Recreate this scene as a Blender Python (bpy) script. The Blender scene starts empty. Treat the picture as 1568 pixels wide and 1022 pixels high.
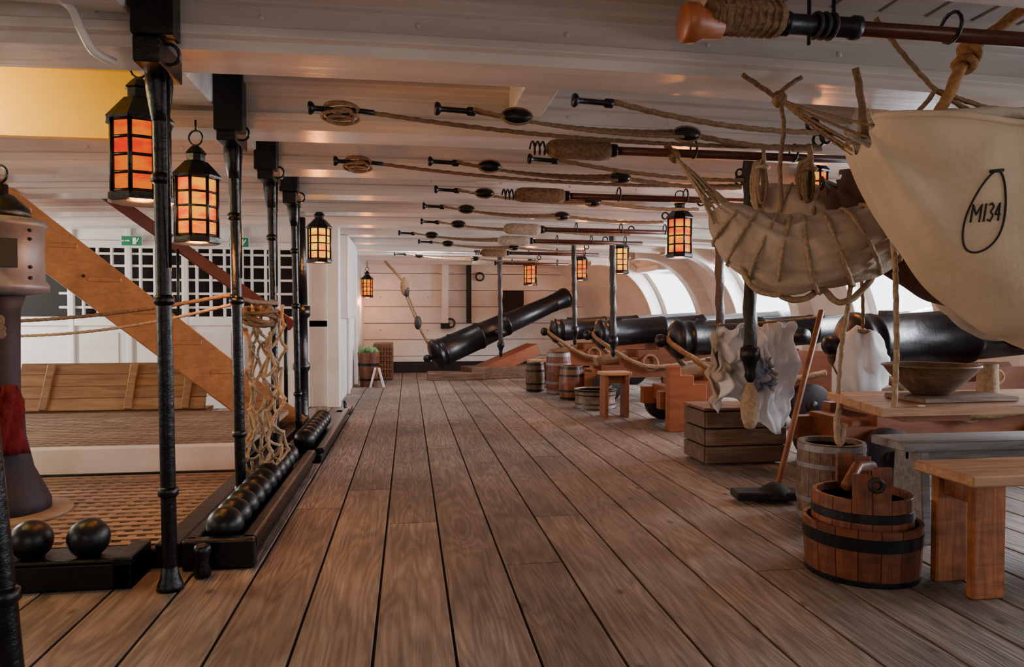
import bpy, math, random
from mathutils import Vector, Matrix, noise, Euler
random.seed(7)
pi=math.pi
# ------------------------------------------------------------ materials
def new_mat(name):
    m=bpy.data.materials.new(name); m.use_nodes=True
    nt=m.node_tree; b=nt.nodes['Principled BSDF']; return m,nt,b
def pm(name,c1,c2=None,rough=.5,metal=0,scale=6,stretch=(1,1,1),bump=.15,vary=0,rough2=None,bscale=None,spec=.5,dist=0,fine=None,fineamt=.35,dirt=0,knots=False):
    if c2 is None: c2=tuple(min(1,c*.75) for c in c1)
    m,nt,b=new_mat(name); N=nt.nodes; L=nt.links
    tc=N.new('ShaderNodeTexCoord'); at=N.new('ShaderNodeAttribute'); at.attribute_name='rnd'
    mp=N.new('ShaderNodeMapping'); mp.inputs['Scale'].default_value=stretch
    va=N.new('ShaderNodeVectorMath'); va.operation='MULTIPLY_ADD'
    L.new(at.outputs['Fac'],va.inputs[0]); va.inputs[1].default_value=(7.3,11.1,5.7); L.new(tc.outputs['Object'],va.inputs[2])
    L.new(va.outputs[0],mp.inputs['Vector'])
    n=N.new('ShaderNodeTexNoise'); n.inputs['Scale'].default_value=scale; n.inputs['Detail'].default_value=8; n.inputs['Roughness'].default_value=.62
    n.inputs['Distortion'].default_value=dist
    L.new(mp.outputs[0],n.inputs['Vector'])
    r=N.new('ShaderNodeValToRGB'); r.color_ramp.elements[0].position=.33; r.color_ramp.elements[1].position=.68
    r.color_ramp.elements[0].color=(*c2,1); r.color_ramp.elements[1].color=(*c1,1)
    L.new(n.outputs['Fac'],r.inputs['Fac'])
    mr=N.new('ShaderNodeMapRange'); mr.inputs['To Min'].default_value=1-vary; mr.inputs['To Max'].default_value=1+vary
    L.new(at.outputs['Fac'],mr.inputs['Value'])
    mx=N.new('ShaderNodeVectorMath'); mx.operation='SCALE'; L.new(r.outputs['Color'],mx.inputs[0]); L.new(mr.outputs[0],mx.inputs['Scale'])
    col=mx.outputs[0]; hsrc=n.outputs['Fac']
    def mul(col,src,a,b_,lo,hi):
        q=N.new('ShaderNodeMapRange'); q.inputs['From Min'].default_value=a; q.inputs['From Max'].default_value=b_; q.inputs['To Min'].default_value=lo; q.inputs['To Max'].default_value=hi
        L.new(src,q.inputs['Value']); s=N.new('ShaderNodeVectorMath'); s.operation='SCALE'; L.new(col,s.inputs[0]); L.new(q.outputs[0],s.inputs['Scale']); return s.outputs[0]
    if fine:
        m2=N.new('ShaderNodeMapping'); m2.inputs['Scale'].default_value=fine; L.new(va.outputs[0],m2.inputs['Vector'])
        n3=N.new('ShaderNodeTexNoise'); n3.inputs['Scale'].default_value=1; n3.inputs['Detail'].default_value=5; n3.inputs['Distortion'].default_value=1.2
        L.new(m2.outputs[0],n3.inputs['Vector'])
        col=mul(col,n3.outputs['Fac'],.3,.7,1-fineamt,1+fineamt*.6)
        hsrc=n3.outputs['Fac']
    if dirt:
        n4=N.new('ShaderNodeTexNoise'); n4.inputs['Scale'].default_value=1.3; n4.inputs['Detail'].default_value=6; L.new(tc.outputs['Object'],n4.inputs['Vector'])
        col=mul(col,n4.outputs['Fac'],.35,.65,1-dirt,1+dirt*.5)
    if knots:
        m5=N.new('ShaderNodeMapping'); m5.inputs['Scale'].default_value=(4.2,.55,1); L.new(va.outputs[0],m5.inputs['Vector'])
        n5=N.new('ShaderNodeTexNoise'); n5.inputs['Scale'].default_value=1.6; n5.inputs['Detail'].default_value=1.5; L.new(m5.outputs[0],n5.inputs['Vector'])
        w5=N.new('ShaderNodeMath'); w5.operation='MULTIPLY'; w5.inputs[1].default_value=85; L.new(n5.outputs['Fac'],w5.inputs[0])
        s5=N.new('ShaderNodeMath'); s5.operation='SINE'; L.new(w5.outputs[0],s5.inputs[0])
        col=mul(col,s5.outputs[0],-1,1,.72,1.06)
        m6=N.new('ShaderNodeMapping'); m6.inputs['Scale'].default_value=(3.2,1.9,1); L.new(va.outputs[0],m6.inputs['Vector'])
        v6=N.new('ShaderNodeTexVoronoi'); v6.inputs['Scale'].default_value=1.6; L.new(m6.outputs[0],v6.inputs['Vector'])
        col=mul(col,v6.outputs['Distance'],.04,.11,.3,1)
    L.new(col,b.inputs['Base Color'])
    b.inputs['Metallic'].default_value=metal; b.inputs['Roughness'].default_value=rough
    b.inputs['Specular IOR Level'].default_value=spec
    if rough2 is not None:
        rr=N.new('ShaderNodeMapRange'); rr.inputs['To Min'].default_value=rough; rr.inputs['To Max'].default_value=rough2
        L.new(n.outputs['Fac'],rr.inputs['Value']); L.new(rr.outputs[0],b.inputs['Roughness'])
    if bump:
        src=hsrc
        if bscale:
            n2=N.new('ShaderNodeTexNoise'); n2.inputs['Scale'].default_value=bscale; n2.inputs['Detail'].default_value=6
            L.new(mp.outputs[0],n2.inputs['Vector']); src=n2.outputs['Fac']
        bp=N.new('ShaderNodeBump'); bp.inputs['Strength'].default_value=bump; bp.inputs['Distance'].default_value=.02
        L.new(src,bp.inputs['Height']); L.new(bp.outputs[0],b.inputs['Normal'])
    return m
def em(name,c1,c2,st,scale=9):
    m,nt,b=new_mat(name); N=nt.nodes; L=nt.links
    tc=N.new('ShaderNodeTexCoord'); n=N.new('ShaderNodeTexNoise'); n.inputs['Scale'].default_value=scale; n.inputs['Detail'].default_value=3
    r=N.new('ShaderNodeValToRGB'); r.color_ramp.elements[0].position=.40; r.color_ramp.elements[1].position=.6
    r.color_ramp.elements[0].color=(*c1,1); r.color_ramp.elements[1].color=(*c2,1)
    mp=N.new('ShaderNodeMapping'); mp.inputs['Scale'].default_value=(1,1,2.2)
    L.new(tc.outputs['Object'],mp.inputs['Vector']); L.new(mp.outputs[0],n.inputs['Vector']); L.new(n.outputs['Fac'],r.inputs['Fac'])
    L.new(r.outputs['Color'],b.inputs['Emission Color']); b.inputs['Emission Strength'].default_value=st
    b.inputs['Base Color'].default_value=(c1[0]*.2,0,0,1); b.inputs['Roughness'].default_value=.3; b.inputs['Specular IOR Level'].default_value=.1
    return m
M={}
M['floor']=pm('deck_planks',(.325,.262,.220),(.185,.145,.120),rough=.46,rough2=.74,scale=5,stretch=(5,.6,1),bump=.45,vary=.24,dist=.6,fine=(60,2.5,1),fineamt=.28,dirt=.36,knots=True)
M['pitch']=pm('pitch_seam',(.008,.007,.007),rough=.8,bump=0)
M['white']=pm('shaded_white_paint',(.58,.54,.52),(.43,.40,.39),rough=.28,rough2=.45,scale=2.5,stretch=(.6,1,1),bump=.10,vary=.07,bscale=14)  # deckhead white, darkened to put shade between the beams into the colour
M['whiteb']=pm('white_gloss_beam',(.83,.775,.73),(.62,.575,.54),rough=.16,rough2=.34,scale=3,stretch=(.3,2,2),bump=.12,vary=.05,bscale=9)
M['whitew']=pm('white_wall_paint',(.80,.78,.76),(.66,.63,.60),rough=.45,scale=3,bump=.08,vary=.05)
M['yellow']=pm('yellow_glow_color',(.95,.60,.02),(.88,.50,.012),rough=.5,scale=2,bump=.05)  # yellow base colour stands in for lamplight at the ladderway
M['black']=pm('black_gloss_paint',(.004,.005,.006),(.002,.002,.003),rough=.14,rough2=.28,scale=20,bump=.3,spec=.35)
M['iron']=pm('gun_iron',(.006,.007,.010),(.003,.004,.005),rough=.26,rough2=.42,scale=14,bump=.2,spec=.35)
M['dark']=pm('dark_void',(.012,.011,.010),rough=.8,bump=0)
M['rope']=pm('hemp_rope',(.33,.20,.105),(.15,.088,.045),rough=.9,scale=60,bump=.5,vary=.15)
M['ropew']=pm('pale_rope',(.52,.39,.25),(.3,.21,.13),rough=.9,scale=60,bump=.5,vary=.15)
M['roped']=pm('tarred_rope',(.025,.018,.015),(.009,.007,.006),rough=.5,scale=40,bump=.5)
M['ropeo']=pm('orange_rope',(.5,.25,.09),(.28,.13,.045),rough=.9,scale=60,bump=.5)
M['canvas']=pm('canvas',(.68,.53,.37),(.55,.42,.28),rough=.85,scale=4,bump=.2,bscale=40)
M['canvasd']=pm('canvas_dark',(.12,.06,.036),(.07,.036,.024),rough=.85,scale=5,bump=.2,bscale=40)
M['canvasg']=pm('canvas_grey',(.54,.45,.35),(.35,.28,.21),rough=.85,scale=5,bump=.3,bscale=40)
M['cloth']=pm('linen',(.80,.80,.82),(.62,.62,.66),rough=.85,scale=6,bump=.1)
M['clothb']=pm('blue_linen',(.2,.27,.42),(.3,.32,.38),rough=.85,scale=9,bump=.1)
M['oak']=pm('oak_orange',(.24,.075,.027),(.10,.03,.013),rough=.3,rough2=.5,scale=6,stretch=(1,1,4),bump=.25,vary=.3,dist=.5,fine=(30,30,3),fineamt=.3)
M['oakl']=pm('oak_leg',(.37,.13,.045),(.18,.058,.022),rough=.35,rough2=.5,scale=6,stretch=(1,1,4),bump=.25,vary=.2,dist=.5,fine=(30,30,3),fineamt=.3)
M['ochre']=pm('ochre_carriage',(.28,.09,.03),(.17,.05,.018),rough=.45,scale=5,stretch=(.6,2,3),bump=.15,vary=.15)
M['ladder']=pm('ladder_wood',(.44,.175,.055),(.29,.11,.034),rough=.45,scale=4,stretch=(1,3,1),bump=.12,vary=.1,fine=(4,30,30),fineamt=.2)
M['redrail']=pm('dark_red_rail',(.13,.014,.01),(.07,.008,.006),rough=.35,scale=6,bump=.1)
M['pine']=pm('pine',(.40,.225,.105),(.25,.13,.06),rough=.5,scale=5,stretch=(.5,4,4),bump=.12,vary=.15,dist=.6,fine=(3,40,40),fineamt=.25)
M['tablew']=pm('table_wood',(.50,.28,.14),(.33,.17,.085),rough=.35,rough2=.55,scale=5,stretch=(.5,6,4),bump=.15,vary=.15,dist=.5,fine=(3,50,40),fineamt=.25)
M['greyw']=pm('grey_wood',(.25,.235,.22),(.14,.13,.12),rough=.6,scale=5,stretch=(.6,5,5),bump=.25,vary=.15,dist=.5,fine=(3,45,40),fineamt=.3)
M['cratew']=pm('crate_wood',(.22,.13,.075),(.095,.055,.034),rough=.55,scale=5,stretch=(.6,5,5),bump=.25,vary=.2,fine=(3,45,40),fineamt=.3)
M['grate']=pm('grating_wood',(.38,.27,.19),(.21,.14,.095),rough=.5,scale=8,bump=.2,vary=.2)
M['pole']=pm('mahogany_pole',(.10,.024,.013),(.05,.012,.008),rough=.3,scale=8,stretch=(.4,4,4),bump=.1)
M['terra']=pm('copper_ladle',(.38,.11,.035),(.25,.07,.022),rough=.4,scale=8,bump=.1)
M['fleece']=pm('fleece',(.34,.20,.10),(.12,.065,.035),rough=.95,scale=60,bump=1,vary=.1)
M['fleecew']=pm('fleece_pale',(.5,.41,.31),(.3,.23,.17),rough=.95,scale=45,bump=1)
M['greym']=pm('grey_metal',(.30,.29,.30),(.18,.17,.18),rough=.35,metal=.3,scale=8,bump=.1)
M['pumph']=pm('pump_head_grey',(.15,.15,.16),(.09,.088,.095),rough=.45,metal=.2,scale=8,bump=.15)
M['pumpb']=pm('pump_grey',(.028,.022,.03),(.016,.013,.017),rough=.6,scale=8,bump=.1,spec=.25)
M['redc']=pm('red_cloth',(.12,.008,.012),(.06,.004,.007),rough=.85,scale=10,bump=.2,spec=.2)
M['green']=pm('green_cabbage',(.17,.3,.1),(.08,.17,.05),rough=.6,scale=12,bump=.4)
M['sign']=pm('sign_green',(.0,.22,.09),(.0,.2,.08),rough=.4,bump=0)
M['signw']=pm('sign_white',(.8,.85,.8),(.8,.85,.8),rough=.4,bump=0)
M['ink']=pm('black_ink',(.02,.018,.016),(.015,.014,.012),rough=.8,bump=0)
M['gR']=em('lantern_glass_red',(1,.016,.0),(1,.20,.0),1.0)
M['gO']=em('lantern_glass_orange',(1,.07,.0),(1,.40,.0),1.45)
M['gY']=em('lantern_glass_yellow',(1,.20,.0),(1,.55,.0),2.2)
# ------------------------------------------------------------ mesh builder
class B:
    def __init__(s): s.v=[];s.f=[];s.m=[];s.sm=[];s.r=[];s.mats=[]
    def mi(s,k):
        if k not in s.mats: s.mats.append(k)
        return s.mats.index(k)
    def add(s,vs,fs,k,smooth=False,Mx=None,rnd=None):
        o=len(s.v); i=s.mi(k)
        if rnd is None: rnd=random.random()
        for p in vs:
            p=Vector(p); s.v.append(Mx@p if Mx is not None else p)
        for f in fs: s.f.append([o+a for a in f]); s.m.append(i); s.sm.append(smooth); s.r.append(rnd)
    def box(s,c,d,k,rot=None,rnd=None,Mx=None):
        x,y,z=[a/2 for a in d]
        vs=[(-x,-y,-z),(x,-y,-z),(x,y,-z),(-x,y,-z),(-x,-y,z),(x,-y,z),(x,y,z),(-x,y,z)]
        fs=[(0,3,2,1),(4,5,6,7),(0,1,5,4),(1,2,6,5),(2,3,7,6),(3,0,4,7)]
        T=Matrix.Translation(c)
        if rot: T=T@Euler(rot).to_matrix().to_4x4()
        if Mx is not None: T=Mx@T
        s.add(vs,fs,k,False,T,rnd)
    def bb(s,a,b,k,**q):
        s.box([(a[i]+b[i])/2 for i in range(3)],[abs(b[i]-a[i]) for i in range(3)],k,**q)
    def lathe(s,prof,p0,d,k,n=24,Mx=None,smooth=True,lumpy=0,rnd=None):
        p0=Vector(p0); d=Vector(d).normalized(); q=d.to_track_quat('Z','Y').to_matrix().to_4x4()
        T=Matrix.Translation(p0)@q
        if Mx is not None: T=Mx@T
        vs=[];fs=[]
        for r,h in prof:
            for j in range(n):
                a=2*pi*j/n; rr=r*(1+lumpy*noise.noise(Vector((math.cos(a)*2,math.sin(a)*2,h*9))))
                vs.append((rr*math.cos(a),rr*math.sin(a),h))
        for i in range(len(prof)-1):
            for j in range(n):
                k2=(j+1)%n; fs.append((i*n+j,i*n+k2,(i+1)*n+k2,(i+1)*n+j))
        if prof[0][0]>1e-4: fs.append(tuple(range(n))[::-1])
        if prof[-1][0]>1e-4: fs.append(tuple((len(prof)-1)*n+j for j in range(n)))
        s.add(vs,fs,k,smooth,T,rnd)
    def cyl(s,a,b,r0,k,r1=None,n=16,smooth=True,Mx=None):
        a=Vector(a);b=Vector(b); s.lathe([(r0,0),(r1 if r1 is not None else r0,(b-a).length)],a,b-a,k,n,Mx,smooth)
    def sphere(s,c,r,k,sc=(1,1,1),n=20,lumpy=0):
        vs=[];fs=[];h=n//2
        for i in range(h+1):
            t=pi*i/h
            for j in range(n):
                a=2*pi*j/n; p=Vector((math.sin(t)*math.cos(a),math.sin(t)*math.sin(a),math.cos(t)))
                q=1+lumpy*noise.noise(p*2.5+Vector(c)*3)
                vs.append((c[0]+p.x*r*sc[0]*q,c[1]+p.y*r*sc[1]*q,c[2]+p.z*r*sc[2]*q))
        for i in range(h):
            for j in range(n):
                k2=(j+1)%n; fs.append((i*n+j,(i+1)*n+j,(i+1)*n+k2,i*n+k2))
        s.add(vs,fs,k,True)
    def tube(s,pts,r,k,n=8,closed=False,twist=0,lobes=3,amp=.16,cap=True,lump=0,smooth=True,flat=1):
        P=[Vector(p) for p in pts]; m=len(P); vs=[];fs=[]
        rad=r if isinstance(r,(list,tuple)) else [r]*m
        up=None; L=0
        for i in range(m):
            if closed: t=P[(i+1)%m]-P[i-1]
            else: t=P[min(i+1,m-1)]-P[max(i-1,0)]
            if t.length<1e-9: t=Vector((0,0,1))
            t.normalize()
            if up is None:
                up=Vector((0,0,1)) if abs(t.z)<.9 else Vector((1,0,0))
            up=(up-t*up.dot(t)); 
            if up.length<1e-6: up=t.orthogonal()
            up.normalize(); sd=t.cross(up)
            if i: L+=(P[i]-P[i-1]).length
            for j in range(n):
                a=2*pi*j/n; rr=rad[i]
                if twist: rr*=1+amp*math.cos(lobes*a+twist*L)
                if lump: rr*=1+lump*(noise.noise(Vector((math.cos(a)*1.6,math.sin(a)*1.6,L*7)))+.7*noise.noise(Vector((math.cos(a)*5,math.sin(a)*5,L*3)))+.3*noise.noise(Vector((math.cos(a)*11,math.sin(a)*11,L*9))))
                vs.append(P[i]+(sd*math.cos(a)+up*math.sin(a)*flat)*rr)
        e=m if closed else m-1
        for i in range(e):
            i2=(i+1)%m
            for j in range(n):
                k2=(j+1)%n; fs.append((i*n+j,i*n+k2,i2*n+k2,i2*n+j))
        if not closed and cap:
            fs.append(tuple(range(n))[::-1]); fs.append(tuple((m-1)*n+j for j in range(n)))
        s.add(vs,fs,k,smooth)
    def rope(s,pts,r,k,closed=False,sm=True,step=None):
        P=cr(pts,8,closed) if sm else [Vector(p) for p in pts]
        if closed: P=P+[P[0]]
        P=resamp(P,step or r*.9)
        if closed: P=P[:-1]
        s.tube(P,r,k,9,closed,twist=1.0/r*.9)
    def torus(s,c,R,r,k,axis=(0,0,1),n=24,m=8,ropey=False,sc=(1,1)):
        q=Vector(axis).to_track_quat('Z','Y').to_matrix()
        pts=[Vector(c)+q@Vector((R*sc[0]*math.cos(2*pi*i/n),R*sc[1]*math.sin(2*pi*i/n),0)) for i in range(n)]
        if ropey: s.rope(pts,r,k,closed=True)
        else: s.tube(pts,r,k,m,True)
    def done(s,name,bevel=0,seg=1,solid=0):
        me=bpy.data.meshes.new(name); me.from_pydata([tuple(p) for p in s.v],[],s.f)
        for k in s.mats: me.materials.append(M[k])
        me.polygons.foreach_set('material_index',s.m); me.polygons.foreach_set('use_smooth',s.sm)
        a=me.attributes.new('rnd','FLOAT','FACE'); a.data.foreach_set('value',s.r)
        me.update(); o=bpy.data.objects.new(name,me); bpy.context.collection.objects.link(o)
        if solid:
            q=o.modifiers.new('s','SOLIDIFY'); q.thickness=solid
        if bevel:
            q=o.modifiers.new('b','BEVEL'); q.width=bevel; q.segments=seg; q.limit_method='ANGLE'; q.angle_limit=math.radians(50)
        return o
def cr(pts,n=8,closed=False):
    P=[Vector(p) for p in pts]; out=[]; m=len(P)
    if m<3: return P
    for i in range(m if closed else m-1):
        if closed: a,b,c,d=P[i-1],P[i],P[(i+1)%m],P[(i+2)%m]
        else: a=P[max(i-1,0)];b=P[i];c=P[i+1];d=P[min(i+2,m-1)]
        for j in range(n):
            t=j/n; out.append(.5*((2*b)+(c-a)*t+(2*a-5*b+4*c-d)*t*t+(3*b-a-3*c+d)*t**3))
    if not closed: out.append(P[-1])
    return out
def resamp(P,st):
    out=[P[0].copy()]; rem=st
    for i in range(len(P)-1):
        a,b=P[i],P[i+1]; l=(b-a).length
        if l<1e-9: continue
        t=rem
        while t<l: out.append(a.lerp(b,t/l)); t+=st
        rem=t-l
    out.append(P[-1].copy()); return out
def sag(a,b,s=.05,n=6):
    a=Vector(a);b=Vector(b); return [a.lerp(b,i/n)-Vector((0,0,s*4*(i/n)*(1-i/n))) for i in range(n+1)]
# ------------------------------------------------------------ floor
b=B(); W=.247; g=.010
x=-.108-W*22
while x<6:
    y=-3-random.random()*3
    while y<13.4:
        L=3.2+random.random()*2.2; y2=min(y+L,13.4)
        if x+W<-1.0 and y2>3.2 and y<6.3:   # hatchway opening
            if y<3.0: b.bb((x+g/2,y,-.05),(x+W-g/2,3.0,0),'floor')
            if y2>6.3: b.bb((x+g/2,6.3,-.05),(x+W-g/2,y2,0),'floor')
        else: b.bb((x+g/2,y+.002,-.05),(x+W-g/2,y2-.002,0),'floor')
        y=y2
    x+=W
b.bb((-6,-4,-.1),(6,13.5,-.012),'pitch')
b.done('floor',bevel=.003)
# ------------------------------------------------------------ ceiling
camber=lambda x:-.006*x*x
b=B(); x=-5.6
while x<5.6:
    b.box((x+.1,5,2.24+camber(x+.1)),(.194,18,.05),'white'); x+=.2
b.bb((-5.6,-4,2.265),(5.6,13.5,2.3),'white')
b.done('ceiling',bevel=.003)
YB=[-1.4,-.4,.62,1.66,2.66,3.74,4.72,5.68,6.6,7.5,8.4,9.3,10.2,11.1,12.0,12.9]
for yb in YB:
    b=B(); prof=[(-.09,2.23),(-.09,2.175),(-.08,2.165),(-.035,2.16),(-.03,2.15),(-.03,2.12),(-.005,2.11),(-.005,2.04),(-.03,2.035),(-.035,2.0),(-.01,1.99),(0,1.975),(.015,1.96),(.265,1.96),(.28,1.975),(.28,2.15),(.34,2.155),(.34,2.23)]
    n=len(prof); xs=[-5.4+.6*i for i in range(19)]; vs=[];fs=[]
    for xx in xs:
        for (py,pz) in prof: vs.append((xx,yb+py,pz+camber(xx)))
    for i in range(len(xs)-1):
        for j in range(n-1): fs.append((i*n+j,i*n+j+1,(i+1)*n+j+1,(i+1)*n+j))
    b.add(vs,fs,'whiteb')
    x=-3.3+random.random()*.3
    while x<4.5:
        b.sphere((x,yb-.006,2.075+camber(x)),.012,'whiteb',sc=(1,.5,1),n=8); x+=.55
    b.done('ceiling_beam',bevel=.004)
b=B()
for yi in range(len(YB)-1):
    y0=YB[yi]+.33; y1=YB[yi+1]-.06
    for cx,w,zz in [(-1.02,.2,2.04),(.60,.17,2.05),(2.5,.16,2.07)]:
        off=0 if cx<0 else (yi%2)*.5
        b.bb((cx-w/2+off,y0,zz),(cx+w/2+off,y1,2.22),'whiteb')
b.done('ceiling_carlings',bevel=.008)
b=B(); b.bb((-4,2.98,2.16),(-1.15,3.62,2.19),'yellow'); b.bb((-4,3.60,1.85),(-1.15,3.645,2.2),'yellow'); b.done('ladderway_glow_panel')  # added panel, coloured as the lamplit glow through the ladderway
b=B(); b.tube(cr([(-1.6,2.58,2.07),(-1.2,2.57,2.06),(-1.10,2.56,2.04),(-1.06,2.56,1.96),(-1.03,2.58,1.90),(-.98,2.62,1.88)],8),.014,'whiteb',10); b.done('iron_knee')
# ------------------------------------------------------------ hull right side
def xh(y):
    T=[(-4,5.0),(6,5.0),(8,4.85),(10.5,4.45),(12.3,3.9),(13.5,3.2)]
    for (a,p),(c,q) in zip(T,T[1:]):
        if y<=c: return p+(q-p)*(y-a)/(c-a)
    return 3.2
def hp(t,inn=0):
    if t<.25: return (-inn,.62*t/.25)
    a=(t-.25)/.75*pi/2
    return (-1.25+(1.25-inn)*math.cos(a),.62+(1.5-inn)*math.sin(a))
PORTS=[-1.9,.2,2.3,4.35,6.5,8.7,10.8]
ys=[-4,13.5]
for p in PORTS: ys+= [p-.42,p+.42,p-.62,p+.62]
ys=sorted(ys); ts=[0,.25,.262]+[.262+.04*i for i in range(1,19)]
ts=[t for t in ts if t<=1]+[1]
b=B(); n=len(ts); vs=[];fs=[]
for yy in ys:
    for t in ts:
        q=hp(t); vs.append((xh(yy)+q[0],yy,q[1]))
for i in range(len(ys)-1):
    ym=(ys[i]+ys[i+1])/2
    for j in range(n-1):
        tm=(ts[j]+ts[j+1])/2; z=hp(tm)[1]
        if any(abs(ym-p)<.42 for p in PORTS) and .64<z<1.72: continue
        fs.append((i*n+j,(i+1)*n+j,(i+1)*n+j+1,i*n+j+1))
b.add(vs,fs,'whitew'); b.done('wall_right')
for p in PORTS:
    for sgn in (-.62,.62):
        b=B(); yc=p+sgn; x0=xh(yc); vs=[];fs=[]
        tt=[i/28 for i in range(29)]
        for t in tt:
            th=.17+.10*abs(2*t-1)**2
            a=hp(t); q=hp(t,th)
            for (xx,zz,yy) in ((a[0]+.02,a[1],-.1),(q[0],q[1],-.1),(q[0],q[1],.1),(a[0]+.02,a[1],.1)):
                vs.append((x0+xx,yc+yy,zz))
        for i in range(28):
            for j in range(4):
                k2=(j+1)%4; fs.append((i*4+j,i*4+k2,(i+1)*4+k2,(i+1)*4+j))
        b.add(vs,fs,'whiteb'); b.done('hanging_knee',bevel=.012,seg=2)
for p in PORTS:
    b=B(); x0=xh(p)
    b.bb((x0-.12,p-.5,.54),(x0+.12,p+.5,.63),'whitew')
    b.bb((x0-.68,p-.5,1.72),(x0-.38,p+.5,1.80),'whitew')
    b.done('gunport_frame',bevel=.006)
# ------------------------------------------------------------ other walls
b=B(); z=0
while z<2.25:
    h=.30; b.bb((-1.3,13.2,z+.005),(4.2,13.3,min(z+h,2.3)-.005),'whitew'); z+=h
b.bb((-1.3,13.26,0),(4.2,13.34,2.3),'dark')
for xx in (-.5,.35,1.1,1.9):
    for zz in (.75,1.35): b.sphere((xx,13.2,zz+.02),.012,'greym',sc=(1,.4,1),n=8)
b.bb((-1.3,13.14,0),(4,13.2,.2),'dark')
b.done('wall_far')
b=B(); b.bb((-5.6,-4,-.1),(-5.5,13.5,2.3),'whitew'); b.done('wall_left')
b=B(); b.bb((-5.6,-4.1,-.1),(5.6,-4,2.3),'whitew'); b.done('wall_back')
b=B(); Y=8.3
b.bb((-5.5,Y,0),(-.8,Y+.06,.98),'whitew'); b.bb((-5.5,Y,1.78),(-.8,Y+.06,2.25),'whitew')
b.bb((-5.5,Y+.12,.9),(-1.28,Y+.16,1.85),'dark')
b.bb((-1.28,Y,.9),(-.8,Y+.06,1.85),'whitew')
for cx in [-3.3,-2.72,-2.14,-1.56]:
    b.bb((cx-.29,Y-.035,.04),(cx-.24,Y+.01,2.1),'whitew'); 
    b.bb((cx-.2,Y-.012,.15),(cx+.2,Y,.85),'whitew')
b.bb((-5.5,Y-.03,.92),(-1.2,Y+.01,1.02),'whitew'); b.bb((-5.5,Y-.03,1.76),(-1.2,Y+.01,1.84),'whitew')
x=-3.6
while x<-1.3:
    b.bb((x-.014,Y-.01,1.0),(x+.014,Y+.03,1.8),'whitew'); x+=.145
for zz in (1.12,1.27,1.42,1.57,1.70): b.bb((-3.7,Y-.005,zz-.013),(-1.28,Y+.025,zz+.013),'whitew')
b.bb((-.86,Y,0),(-.8,13.2,2.25),'whitew')
for yy in (8.3,9.6,11):
    b.bb((-.80,yy,0),(-.765,yy+.12,2.2),'whitew')
b.bb((-1.2,Y-.05,0),(-1.1,Y,2.2),'whitew'); b.bb((-.9,Y-.06,0),(-.77,Y+.05,2.2),'whitew')
b.bb((-.84,8.4,1.0),(-.68,9.7,1.95),'whitew')
b.done('wall_cabin',bevel=.006)
for sx in (-2.93,-1.83):
    b=B(); b.box((sx,8.22,1.83),(.21,.015,.11),'signw'); b.box((sx,8.212,1.83),(.20,.01,.10),'sign')
    b.box((sx-.045,8.205,1.832),(.05,.005,.012),'signw'); b.lathe([(.022,0),(0,.03)],(sx-.075,8.205,1.832),(-1,0,0),'signw',n=3)
    b.box((sx+.03,8.205,1.83),(.035,.005,.07),'signw'); b.box((sx+.062,8.205,1.84),(.012,.005,.045),'signw',rot=(0,.5,0))
    b.cyl((sx,8.22,1.88),(sx,8.22,2.2),.004,'greym',n=6)
    b.done('exit_sign')
# ------------------------------------------------------------ stanchions
def stanchion(x,yb,zb=0,lean=.02,r=.027,bx=0,bz=0):
    b=B(); y=yb+.10; T=Vector((x-lean,y,1.93)); Q=Vector((x,y+.06,zb))
    b.bb((T.x-.07+bx,yb-.12,1.955+bz),(T.x+.065+bx,yb-.035,2.22),'black')
    b.bb((T.x-.050+bx*.6,yb-.10,1.87),(T.x+.050+bx*.3,y+.05,1.955),'black')
    b.lathe([(.048,0),(.046,.06),(.038,.12),(r,.18)],T+Vector((0,0,-.03)),Q-T,'black',n=14)
    b.tube(resamp([T,Q],.12),r,'black',12)
    for h in (.35,1.06,1.5):
        p=Q.lerp(T,h/1.93); b.lathe([(r,0),(r+.009,.008),(r+.009,.03),(r,.04)],p,T-Q,'black',n=14)
    b.lathe([(.05,0),(.045,.02),(.034,.05),(r,.09)],Q,T-Q,'black')
    b.torus(T+Vector((.065,-.1,0)),.035,.007,'black',axis=(0,1,.2),n=14,m=6)
    b.tube([T+Vector((.05,-.06,-.02)),T+Vector((.045,-.05,-.3)),Q.lerp(T,.62)+Vector((.03,-.02,0))],.007,'black',6)
    return b.done('iron_stanchion',bevel=.006)
stanchion(-.912,1.66,0,lean=.12); stanchion(-.885,2.66,0,.0,bx=.05); stanchion(-.87,3.74,.05,.01,bx=.03,bz=-.04); stanchion(-.865,4.72,.05,.01,.024,bx=.01,bz=-.03); stanchion(-.86,5.68,.05,.02,.024)
# ------------------------------------------------------------ hatch coamings, shot garlands, gratings
b=B()
b.bb((-.90,3.02,0),(-.64,4.95,.07),'black'); b.bb((-.68,3.02,.07),(-.62,4.95,.125),'black'); b.bb((-.90,3.02,.07),(-.845,4.95,.125),'black'); b.bb((-.9,3.0,.0),(-.62,3.06,.125),'black')
b.bb((-.86,5.1,0),(-.60,7.3,.07),'black'); b.bb((-.64,5.1,.07),(-.58,7.3,.11),'black'); b.bb((-.86,5.1,.07),(-.8,7.3,.11),'black')
b.done('shot_garland_rack',bevel=.012,seg=3)
b=B(); b.bb((-4,2.84,0),(-1.03,3.06,.10),'black'); b.bb((-1.10,2.84,.0),(-1.03,3.06,.12),'black')
b.bb((-4,2.84,.10),(-1.03,2.87,.115),'black'); b.done('shot_garland_rack',bevel=.012,seg=3)
def balls(L):
    b=B()
    for c in L: b.sphere(c,.076,'iron',n=28)
    b.done('cannonballs')
balls([(-.765,3.14+.153*i,.145) for i in range(11)])
balls([(-.735,5.25+.153*i,.145) for i in range(8)])
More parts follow.
